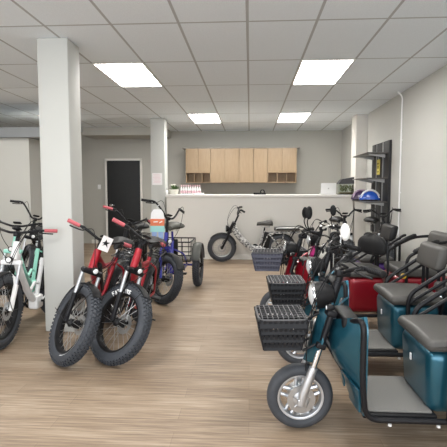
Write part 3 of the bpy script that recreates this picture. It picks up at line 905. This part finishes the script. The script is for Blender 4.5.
    settle(t, fw, rws)
    return t, Ms, ax
ctk, ctM, ctax = cargo_trike(-1.10, 5.60, R_(-91))

# the printed hang tag on the tricycle's bars
def hang_tag():
    t = thing('hang_tag', 'white, orange and aqua printed hang tag dangling from the cargo tricycle handlebar', 'tag', (-1.145, 5.52, .86))
    t.scale = (.9, 1, .95)
    W = .085
    def rnd(w0, w1, z0, z1): return [(-w0, z0), (w0, z0), (w1, z1), (-w1, z1)]
    MB().prism([(-.07, .18), (.07, .18), (.095, .24), (.085, .32), (.05, .365), (-.05, .365), (-.085, .32), (-.095, .24)], (0, 0, 0), (1, 0, 0), (0, 0, 1), .012).build('white_panel', WHITEP, t)
    MB().prism([(-.095, .15), (.095, .15), (.1, .24), (-.1, .24)], (0, -.003, 0), (1, 0, 0), (0, 0, 1), .018).build('orange_band', ORANGE, t)
    MB().prism([(-.10, .07), (.10, .07), (.095, .15), (-.095, .15)], (0, -.002, 0), (1, 0, 0), (0, 0, 1), .016).build('aqua_panel', AQUA, t)
    for q in (-1, 1): MB().prism([(q*.045-.03, -.02), (q*.045+.03, -.02), (q*.045+.035, .07), (q*.045-.035, .07)], (0, 0, 0), (1, 0, 0), (0, 0, 1), .012).build('blue_strip', SKYB, t)
    p = MB(); p.rod((-.05, -.022, .20), (.01, -.022, .205), .008, 6); p.rod((.03, -.022, .19), (.07, -.022, .21), .008, 6); p.rod((-.03, -.014, .30), (.05, -.014, .30), .006, 6); p.build('print', WHITEP, t)
    c = MB(); c.tube(spline([(0, -.005, .36), (.0, -.02, .40), (.02, .0, .42)], 4), .003, 6); c.build('string', WHITEP, t)
hang_tag()

# ------------------------------------------------------------------ camouflage cargo moped by the counter
def cargo_moped(x, y, heading):
    R, r, wb = .28, .052, 1.16
    hx, hy = math.cos(heading), math.sin(heading)
    t = thing('cargo_moped', 'grey camouflage electric moped with a long padded rear seat parked along the counter', 'moped', (x-hx*wb, y-hy*wb, 0), heading, rx=R_(-3))
    s = V((-math.cos(R_(66)), 0, math.sin(R_(66)))); A0 = V((wb-.04, 0, R)); Ms = steer_matrix(A0, s, R_(6))
    def ax(u, fx=0, y=0): return A0+s*u+V((fx, y, 0))
    fw = wheel(t, 'front_wheel', (wb, 0, R), R, r, Ms, spokes=20, lugs=50, hubr=.03, rimm=STEEL)
    rw = wheel(t, 'rear_wheel', (0, 0, R), R, r, None, spokes=20, lugs=50, hubr=.09, rimm=STEEL)
    f = MB(Ms)
    for q in (-1, 1): f.tube([V((wb, q*.08, R)), ax(.25, .03, q*.08), ax(.55, .03, q*.08)], [.022, .024, .018], 12)
    f.rbox((0, 0, 0), (.06, .2, .035), .012, M=Matrix.Translation(ax(.36, .02))); f.rbox((0, 0, 0), (.06, .2, .03), .012, M=Matrix.Translation(ax(.55, .02)))
    f.rod(ax(.33), ax(.62), .018, 12)
    f.build('fork', BLACK, t)
    g = MB(); BB = V((.50, 0, .27))
    g.rod(ax(.38), ax(.54), .034, 14)
    g.tube(spline([ax(.46), V((.83, 0, .52)), V((.64, 0, .33)), V((.52, 0, .26)), V((.3, 0, .27))], 6), [.062]*25, 14)
    g.tube(spline([ax(.52), V((.86, 0, .60)), V((.74, 0, .47))], 5), .03, 10)
    for q in (-1, 1):
        g.tube(bend([(.5, q*.05, .27), (.3, q*.085, .27), (0, q*.09, R)], .05), .016, 10)
        g.tube(bend([(.36, q*.05, .28), (.24, q*.06, .58), (-.38, q*.085, .60)], .05), .013, 10)
        g.rod((0, q*.09, R), (-.06, q*.085, .6), .012); g.rod((-.02, q*.09, R), (.22, q*.06, .56), .012)
    g.rod((.42, 0, .28), (.31, 0, .62), .022)
    g.build('frame', CAMO, t)
    bt = MB(); bt.rbox((0, 0, 0), (.15, .12, .30), .02, M=Matrix.Translation((.275, 0, .44)) @ Matrix.Rotation(-.2, 4, 'Y')); bt.build('battery', BLKPL, t)
    saddle(t, V((.31, 0, .72)), L=.32, W=.26, m=LEATH, post=V((.34, 0, .5)), th=1.9)
    MB().rbox((-.12, 0, .665), (.50, .2, .06), .025).build('rear_seat', LEATH, t)
    gr = MB()
    for q in (-1, 1): gr.tube(bend([(.10, q*.10, .61), (.10, q*.12, .69), (-.37, q*.12, .70), (-.37, q*.10, .61)], .04), .009, 8)
    gr.build('grab_rail', STEEL, t)
    for c, M, nm in ((V((wb, 0, R)), Ms, 'front_mudguard'), (V((0, 0, R)), None, 'rear_mudguard')):
        rows = []
        for k in range(17):
            a = R_(40)+R_(125)*k/16; rr = R+.022
            rows.append([c+V((math.cos(a)*(rr-.016*w*w), w*.06, math.sin(a)*(rr-.016*w*w))) for w in (-1, -.5, 0, .5, 1)])
        MB(M).sheet(rows, (0, 0, .003)).build(nm, BLKPL, t)
    sm = MB(Ms); sm.rod(ax(.58), ax(.72), .018, 12); sm.build('stem', BLACK, t)
    handle_set(t, Ms, ax(.72, .02), half=.33, rise=.12, back=.10, cables=[(ax(.38, .06), 1), (ax(.38, .05), -1)])
    c = ax(.42, .10); hl = MB(Ms); hl.lathe(c, (1, 0, 0), [(.02, -.05), (.055, -.02), (.065, .02), (.06, .03)], 20); hl.rod(ax(.42), c-V((.02, 0, 0)), .012); hl = hl.build('headlamp', BLKPL, t)
    MB(Ms).lathe(c+V((.03, 0, 0)), (1, 0, 0), [(.057, 0), (.04, .012), (.01, .018)], 20).build('lens', LENS, hl)
    cr = MB()
    for q, an in ((-1, .1), (1, .1+PI)):
        e = BB+V((math.cos(an)*.15, q*.10, math.sin(an)*.15)); cr.rod(BB+V((0, q*.07, 0)), e, .011)
    cr.cyl(BB+V((0, -.07, 0)), (0, 1, 0), .075, .008); cr.rod(BB+V((0, -.11, 0)), BB+V((0, .11, 0)), .012); co = cr.build('crankset', BLKPL, t)
    for q, an in ((-1, .1), (1, .1+PI)):
        e = BB+V((math.cos(an)*.15, q*.15, math.sin(an)*.15)); MB().rbox(e, (.09, .09, .022), .006).build('pedal', BLKPL, co)
    ks = MB(); ks.tube([(.3, .07, .25), (.24, .13, .1), (.2, .17, .02)], .01); ks.build('kickstand', BLKPL, t)
    settle(t, fw, [rw])
cargo_moped(-.555, 8.90, R_(180))

# ------------------------------------------------------------------ three-wheeled electric scooters
def basket(t, M, c, L, W, H, m, hole=True):
    """tapered perforated carrier basket, c = centre of its floor"""
    c = V(c); b = MB(M)
    def P(u, w, h):
        k = .74+.26*h
        return c+V((u*L/2*k, w*W/2*k, h*H))
    def strip(p, q, th, wd, n):
        d = (V(q)-V(p)); e = d.normalized(); nn = V(n).normalized(); sdd = e.cross(nn).normalized()*wd/2
        p, q = V(p), V(q); o = nn*th
        vs = [p-sdd, p+sdd, q+sdd, q-sdd]; vs += [v+o for v in vs]
        b.add(vs, [(3, 2, 1, 0), (4, 5, 6, 7), (0, 1, 5, 4), (1, 2, 6, 5), (2, 3, 7, 6), (3, 0, 4, 7)])
    for (du, dw, n, ln) in ((0, -1, (0, -1, .15), L), (0, 1, (0, 1, .15), L), (1, 0, (1, 0, .15), W), (-1, 0, (-1, 0, .15), W)):
        nc = int(ln/.031)
        for k in range(nc+1):
            v = -1+2*k/nc
            a, e = (P(v, dw, 0), P(v, dw, 1)) if dw else (P(du, v, 0), P(du, v, 1))
            strip(a, e, .004, ln/nc*.60, n)
        for hh, wd in ((.08, .035), (.35, .030), (.62, .030), (.89, .050)):
            a, e = (P(-1, dw, hh), P(1, dw, hh)) if dw else (P(du, -1, hh), P(du, 1, hh))
            strip(a, e, .0042, wd, n)
    b.sheet([[P(-1, -1, 0), P(1, -1, 0)], [P(-1, 1, 0), P(1, 1, 0)]], (0, 0, .006))
    bo = b.build('basket', m, t)
    w = MB(M)
    w.tube(bend([P(-1, -1, 1.02), P(1, -1, 1.02), P(1, 1, 1.02), P(-1, 1, 1.02), P(-1, -1, 1.02)], .05), .006, 8)
    for k in range(-4, 5): w.tube(bend([P(k*.21, -.98, 1.02), P(k*.21, -.9, 1.08), P(k*.21, .9, 1.08), P(k*.21, .98, 1.02)], .02), .0026, 6)
    for k in range(-3, 4): w.tube([P(-.95, k*.27, 1.075), P(.95, k*.27, 1.075)], .0026, 6)
    w.build('basket_wires', WIRE, bo)
    return bo

def trike(lab, x, y, yaw, paint, paint2=None, bask=BASKB, steer=0, mirrors=None, oval_back=False, arms=(-1, 1), rear=True, grpr=None, reflector=False, shieldm=None, lens=None, bsc=1.0, pads=False, bz=0, coverm=None, barm=None):
    """x forward; origin under the front axle; everything else runs back along -x"""
    paint2 = paint2 or paint
    t = thing('electric_trike', lab, 'electric trike', (x, y, 0), yaw, 'parked electric trikes')
    R, r = .205, .037
    s = V((-math.sin(R_(17)), 0, math.cos(R_(17)))); A0 = V((0, 0, R)); Ms = steer_matrix(A0, s, steer)
    def ax(u, fx=0, y=0): return A0+s*u+V((fx, y, 0))
    fw = wheel(t, 'front_wheel', (0, 0, R), R, r, Ms, cast=5, lugs=0, rimm=SILVER, rub=RUBB2, hubr=.075, sq=1.25)
    # grooves of the scooter tyre are in its rubber; fork
    f = MB(Ms)
    for q in (-1, 1): f.tube([ax(-.02, .0, q*.085), ax(.05, .01, q*.085), ax(.22, .0, q*.082)], [.024, .028, .025], 14)
    for q in (-1, 1): f.rbox((0, q*.088, R), (.06, .03, .05), .01)
    fk = f.build('fork', SILVER, t)
    for q in (-1, 1): MB(Ms).rod(ax(.20, 0, q*.082), ax(.46, 0, q*.075), .0165, 12).build('stanchion', CHROME, fk)
    f = MB(Ms)
    f.rbox((0, 0, 0), (.06, .2, .04), .012, M=Matrix.Translation(ax(.36)) @ Matrix.Rotation(-.3, 4, 'Y'))
    f.rbox((0, 0, 0), (.06, .2, .04), .012, M=Matrix.Translation(ax(.56)) @ Matrix.Rotation(-.3, 4, 'Y'))
    f.rod(ax(.34), ax(.74), .026, 14)
    for q in (-1, 1): f.rod(ax(.36, 0, q*.078), ax(.56, 0, q*.078), .02, 10)
    f.build('steering_column', BLACK, t)
    # front cover between lamp and column
    rows = []
    for k in range(9):
        u = .24+.38*k/8
        wdt = .05+.05*math.sin(PI*min(1, k/6))
        rows.append([ax(u, .055-.045*w*w, w*wdt) for w in (-1, -.5, 0, .5, 1)])
    MB(Ms).sheet(rows, (-.012, 0, 0)).build('front_cover', coverm or paint2, t)
    # head lamp
    c = ax(.655, .09)
    hl = MB(Ms); hl.lathe(c, (1, -.06, -.1), [(.015, -.10), (.05, -.085), (.078, -.035), (.084, .02), (.084, .03)], 28); hl.rod(ax(.6), c-V((.05, 0, 0)), .014)
    hl = hl.build('headlamp', BLKPL, t)
    MB(Ms).torus(c+V((.03, -.002, -.003)), (1, -.06, -.1), .082, .009, 30, 8).build('lamp_bezel', CHROME, hl)
    MB(Ms).lathe(c+V((.03, -.002, -.003)), (1, -.06, -.1), [(.078, 0), (.055, .018), (.02, .028)], 28).build('lens', lens or LENS, hl)
    # basket ahead of the lamp
    bc = V((.125, 0, .535+bz)); basket(t, Ms, bc, .28*bsc, .29*bsc, .185, bask)
    br = MB(Ms); br.rod((.0, -.06, .51), ax(.38, 0, -.06), .008); br.rod((.0, .06, .51), ax(.38, 0, .06), .008); br.rod((.0, 0, .66), ax(.58), .008); br.build('basket_bracket', BLACK, t)
    # leg shield: bowed sheet
    def shp(z):
        tt = max(0, min(1, (z-.24)/.36)); tt = tt*tt*(3-2*tt)
        return -.30+.135*tt-(.02 if z > .72 else 0)
    rows = []
    Zs = [.22+.56*i/14 for i in range(15)]
    Wy = .262
    for z in Zs:
        cx = shp(z); row = []
        top = 1-.14*max(0, (z-.68)/.1)**2
        for j in range(13):
            w = -1+2*j/12
            zz = .22+(z-.22)*(.47+.075*abs(w)**1.3)/.56
            row.append(V((cx+(-.318-cx)*(abs(w)**1.8), w*Wy*top, zz)))
        rows.append(row)
    MB().sheet(rows, (-.018, 0, 0)).build('leg_shield', shieldm or paint, t)
    # raised wedge low on either side of the shield
    for q in (-1, 1):
        w = MB(); pts = []
        def sp(u, z): cx = shp(z); return V((cx+(-.318-cx)*(abs(u)**1.8)+.022, q*u*Wy, z))
        g = [[sp(.30+.66*j/5, .235+(.12+.05*(1-j/5))*i/5) for j in range(6)] for i in range(6)]
        w.sheet(g, (-.012, 0, 0)); w.build('shield_wedge', paint2, t)
    # inner dashboard
    d = MB(); d.rbox((-.27, 0, .70), (.10, .30, .07), .02); d.rbox((-.30, 0, .55), (.05, .26, .30), .02); d.build('dashboard', BLKPL, t)
    hn = MB(); hn.lathe((-.115, -.12, .62), (1, -.5, 0), [(.012, -.03), (.026, -.012), (.03, .012), (.02, .018)], 16); hn.rod((-.115, -.12, .62), (-.19, -.07, .62), .006); hn.build('horn', SILVER, t)
    # tubular frame: floor loop that climbs round the shield
    fr = MB(); Wt = .272
    xe = -1.55 if rear else -1.15
    fr.tube(bend([(xe, -Wt*.75, .26), (-1.05, -Wt, .205), (-.33, -Wt, .205), (-.308, -Wt, .40), (-.308, -Wt, .762), (-.25, -.10, .70), (-.25, .10, .70), (-.308, Wt, .762), (-.308, Wt, .40), (-.33, Wt, .205), (-1.05, Wt, .205), (xe, Wt*.75, .26)], .075, 6), .0165, 12)
    for xx in (-.42, -.7, -1.0): fr.rod((xx, -Wt, .2), (xx, Wt, .2), .013, 10)
    fr.rod((-.37, -.1, .21), ax(.42), .02); fr.rod((-.37, .1, .21), ax(.42), .02)
    fo = fr.build('frame', BLACK, t)
    for xx in (-.46, -.72):
        for q in (-1, 1): MB().lathe((xx, q*Wt, .185), (0, 0, -1), [(.010, 0), (.010, .012), (.004, .014)], 10).build('cap_nut', WHITEP, fo)
    # floorboard
    fl = MB(); fl.rbox((-.52, 0, .215), (.40, .51, .03), .008); fo2 = fl.build('floorboard', BLKPL, t)
    MB().rbox((-.525, 0, .236), (.35, .47, .014), .006).build('floor_mat', MATG, fo2)
    # driver's seat box
    def wp(px, py, pz):
        k = 1+.05*(pz/.18)
        return [px*k, py*k, pz]
    sb = MB().rbox((-.85, 0, .40), (.35, .47, .37), .06, warp=wp, k=4).build('seat_box', paint, t)
    MB().rbox((-.663, -.02, .46), (.006, .022, .04), .002).build('badge', WHITEP, sb)
    def wp2(px, py, pz): return [px, py, pz+(.012*(1-(px/.2)**2-(py/.28)**2) if pz > 0 else 0)]
    MB().rbox((-.85, 0, .618), (.40, .53, .075), .036, warp=wp2, k=4).build('seat_cushion', LEATH, t)
    # arm rails of the driver's seat
    def pad(ao, a, b, c):
        p = MB(); a, b, c = V(a), V(b), V(c)
        p.tube([a, a+(b-a)*.15, b, c-(c-b)*.15, c], [.014, .024, .025, .024, .014], 10); p.build('arm_pad', BLKVIN, ao)
    for q in arms:
        a = MB(); yq = q*.285
        a.tube(bend([(-.77, yq, .205), (-.77, yq, .675), (-1.12, yq, .915), (-1.16, yq*.9, .92)], .07, 6), .016, 12)
        a.tube(bend([(-.77, yq, .60), (-.81, yq, .635), (-1.11, yq, .83)], .04, 5), .012, 10)
        a.rod((-1.09, yq, .895), (-1.09, yq, .22), .014, 10)
        a.rod((-1.09, yq, .225), (-1.05, q*.27, .21), .013); a.rod((-.77, yq, .21), (-.77, q*.27, .205), .012)
        a.rod((-1.09, yq, .86), (-1.11, q*.16, .86), .012)
        a.build('arm_rail', BLACK, t)
    if reflector:
        rf = MB(); rf.lathe((-.93, -.312, .70), (-.25, -1, 0), [(.024, -.006), (.024, .006), (.018, .01)], 14); rf.build('amber_reflector', AMBER, t)
    d = MB()
    if oval_back:
        rings = []; TB = Matrix.Translation((-.96, .0, .885)) @ Matrix.Rotation(R_(28), 4, 'Z') @ Matrix.Scale(.95, 4)
        for i in range(9):
            u = -1+i/4; k = math.sqrt(max(.02, 1-(abs(u)**(2.0 if u > 0 else 6))))
            rings.append([TB @ V((math.cos(a)*.075*k-.04*(1-abs(math.sin(a))), math.sin(a)*.21*k, u*.115)) for a in [2*PI*j/20 for j in range(20)]])
        d.loft(rings)
    else:
        d.rbox((-1.045, 0, .93), (.085, .43, .19), .035, warp=lambda px, py, pz: [px-.22*pz, py, pz], k=4)
    d.build('driver_backrest', BLKVIN if (oval_back or not rear) else LEATH, t)
    d = MB()
    for q in (-1, 1): d.tube(bend([(-1.0, q*.17, .22), (-1.08, q*.17, .62), (-1.07, q*.15, .93)], .05), .0125, 10)
    d.rod((-1.0, -.17, .25), (-1.0, .17, .25), .012)
    d.build('backrest_post', BLACK, t)
    # rear body, bench, wheels
    xa = -1.40 if rear else -1.0
    if rear:
        MB().rbox((-1.42, 0, .43), (.56, .50, .32), .05, k=4).build('rear_body', paint, t)
        MB().rbox((-1.36, 0, .63), (.40, .52, .09), .035, k=4).build('bench_cushion', LEATH, t)
        MB().rbox((-1.66, 0, .90), (.095, .50, .23), .04, warp=lambda px, py, pz: [px-.22*pz, py, pz], k=4).build('bench_backrest', LEATH, t)
        ps = MB()
        for q in (-1, 1): ps.rod((-1.58, q*.16, .5), (-1.68, q*.16, .92), .0125)
        ps.build('backrest_post', BLACK, t)
        for q in (-1, 1):
            a = MB(); yq = q*.285
            a.tube(bend([(-1.22, yq, .32), (-1.22, yq, .80), (-1.50, yq, .935), (-1.68, yq*.9, .95)], .07, 6), .0155, 12)
            a.rod((-1.66, yq*.9, .945), (-1.66, q*.16, .90), .012); a.rod((-1.22, yq, .36), (-1.22, q*.22, .36), .012)
            ao = a.build('arm_rail', BLACK, t)
            if pads: pad(ao, (-1.28, yq, .845), (-1.40, yq, .905), (-1.52, yq, .957))
    else:
        MB().rbox((-1.10, 0, .42), (.22, .46, .26), .05, k=4).build('rear_body', paint, t)
    rws = []
    for q in (-1, 1):
        rws.append(wheel(t, 'rear_wheel', (xa, q*.345, R), R, r, None, cast=5, rimm=SILVER, rub=RUBB2, hubr=.06, disc=False, sq=1.2))
        rows = []
        for k in range(15):
            a = R_(5)+R_(170)*k/14; rr = R+.03
            rows.append([V((xa+math.cos(a)*(rr-.01*w*w), q*.345+w*.05, R+math.sin(a)*(rr-.01*w*w))) for w in (-1, -.5, 0, .5, 1)])
        MB().sheet(rows, (0, 0, .004)).build('rear_mudguard', paint2, t)
        MB().rbox((-1.705 if rear else -1.215, q*.17, .42), (.02, .09, .05), .008).build('tail_lamp', REDREF, t)
    axl = MB(); axl.rod((xa, -.38, R), (xa, .38, R), .016); axl.rbox((xa, 0, R), (.14, .16, .14), .03)
    for q in (-1, 1): axl.rod((xa, q*.15, R), (xa, q*.15, .3), .02)
    axl.build('rear_axle', BLACK, t)
    # bars
    sm = MB(Ms); sm.rod(ax(.72), ax(.80), .022, 12); sm.rbox((0, 0, 0), (.09, .07, .05), .015, M=Matrix.Translation(ax(.80, -.01))); sm.build('stem', BLACK, t)
    handle_set(t, Ms, ax(.81, 0), half=.30, rise=.05, back=.13, mirrors=mirrors, grip=grpr, barm=barm, cables=[(ax(.36, .05, .05), 1), (ax(.30, .05, -.05), -1), (V((-.22, .0, .7)), -1), (ax(.2, .04, .08), 1)])
    for q in (-1, 1):
        k = MB(Ms); k.rod(ax(.62, .02, q*.05), ax(.62, .04, q*.13), .007); k.lathe(ax(.62, .045, q*.15), (1, 0, 0), [(.010, -.025), (.018, -.01), (.019, .012), (.014, .02)], 14)
        k.build('turn_signal', BLKPL, t)
        MB(Ms).lathe(ax(.62, .062, q*.15), (1, 0, 0), [(.017, -.002), (.009, .006)], 14).build('signal_lens', WHITEP, t)
    settle(t, fw, rws)
    return t

trike('teal electric trike closest to the camera, its black basket lowest in view', .31, 2.69, R_(180), TEAL, steer=R_(4))
trike('teal electric trike parked second, just behind the foremost teal one', .42, 3.68, R_(180), TEAL, reflector=True, steer=R_(3), mirrors=[(1, MIRW, .33)])
trike('red electric trike parked third, with twin mirrors and a purplish grey basket', .31, 4.72, R_(181), REDT, bask=BASKP, mirrors=[(-1, BLKPL, .62), (1, BLKPL, .72)], oval_back=True, pads=True, arms=(-1,), steer=R_(-4), bsc=1.1, bz=.08)
trike('cream and purple electric trike parked fourth, against the right wall', .66, 5.62, R_(180), PURPLE, paint2=CREAMF, shieldm=CREAMF, coverm=PINK, barm=CREAMF, mirrors=[(1, BLKPL, .7)], steer=R_(8), bask=BASKB, rear=False)

# bikes standing behind the trikes, near the slatted panel
fat_bike('black bike behind the trikes, standing in front of the counter end', 1.46, 6.75, R_(-91), R_(0), R_(3), BLACK, rack=True, bar_half=.26)
fat_bike('silver-barred dark bike behind the trikes, closest to the dark wall panel', 2.03, 6.70, R_(-91), R_(0), R_(-6), BLACK, forkm=SILVER, bar_half=.26)

# ------------------------------------------------------------------ light, sky, camera
w = bpy.data.worlds.new('sky'); sc.world = w; w.use_nodes = True
bg = w.node_tree.nodes['Background']; bg.inputs[0].default_value = (.85, .92, 1, 1); bg.inputs[1].default_value = 1.0
for (x, wd) in ((-5.3, 1.9), (-3.2, 2.0), (-1.0, 2.0), (1.2, 2.0)):
    l = bpy.data.lights.new('window_daylight', 'AREA'); l.shape = 'RECTANGLE'; l.size = wd; l.size_y = 2.5
    l.energy = 42; l.color = (.96, .98, 1)
    o = bpy.data.objects.new('window_daylight', l); col.objects.link(o)
    o.location = (x, YF-.02, 1.45); o.rotation_euler = (R_(90), 0, 0)
cam = bpy.data.cameras.new('camera'); co = bpy.data.objects.new('camera', cam); col.objects.link(co)
cam.sensor_width = 36; cam.lens = 36*450/447; cam.clip_start = .05
PT = math.atan(35.5/450); YW = math.atan(26.5/math.hypot(450, 35.5))
co.location = (0, 0, 1.47); co.rotation_euler = (PI/2-PT, 0, YW)
sc.camera = co
sc.view_settings.view_transform = 'Standard'; sc.view_settings.look = 'None'
sc.view_settings.exposure = 0.47; sc.view_settings.gamma = 1
sc.cycles.use_denoising = True
sc.cycles.max_bounces = 8
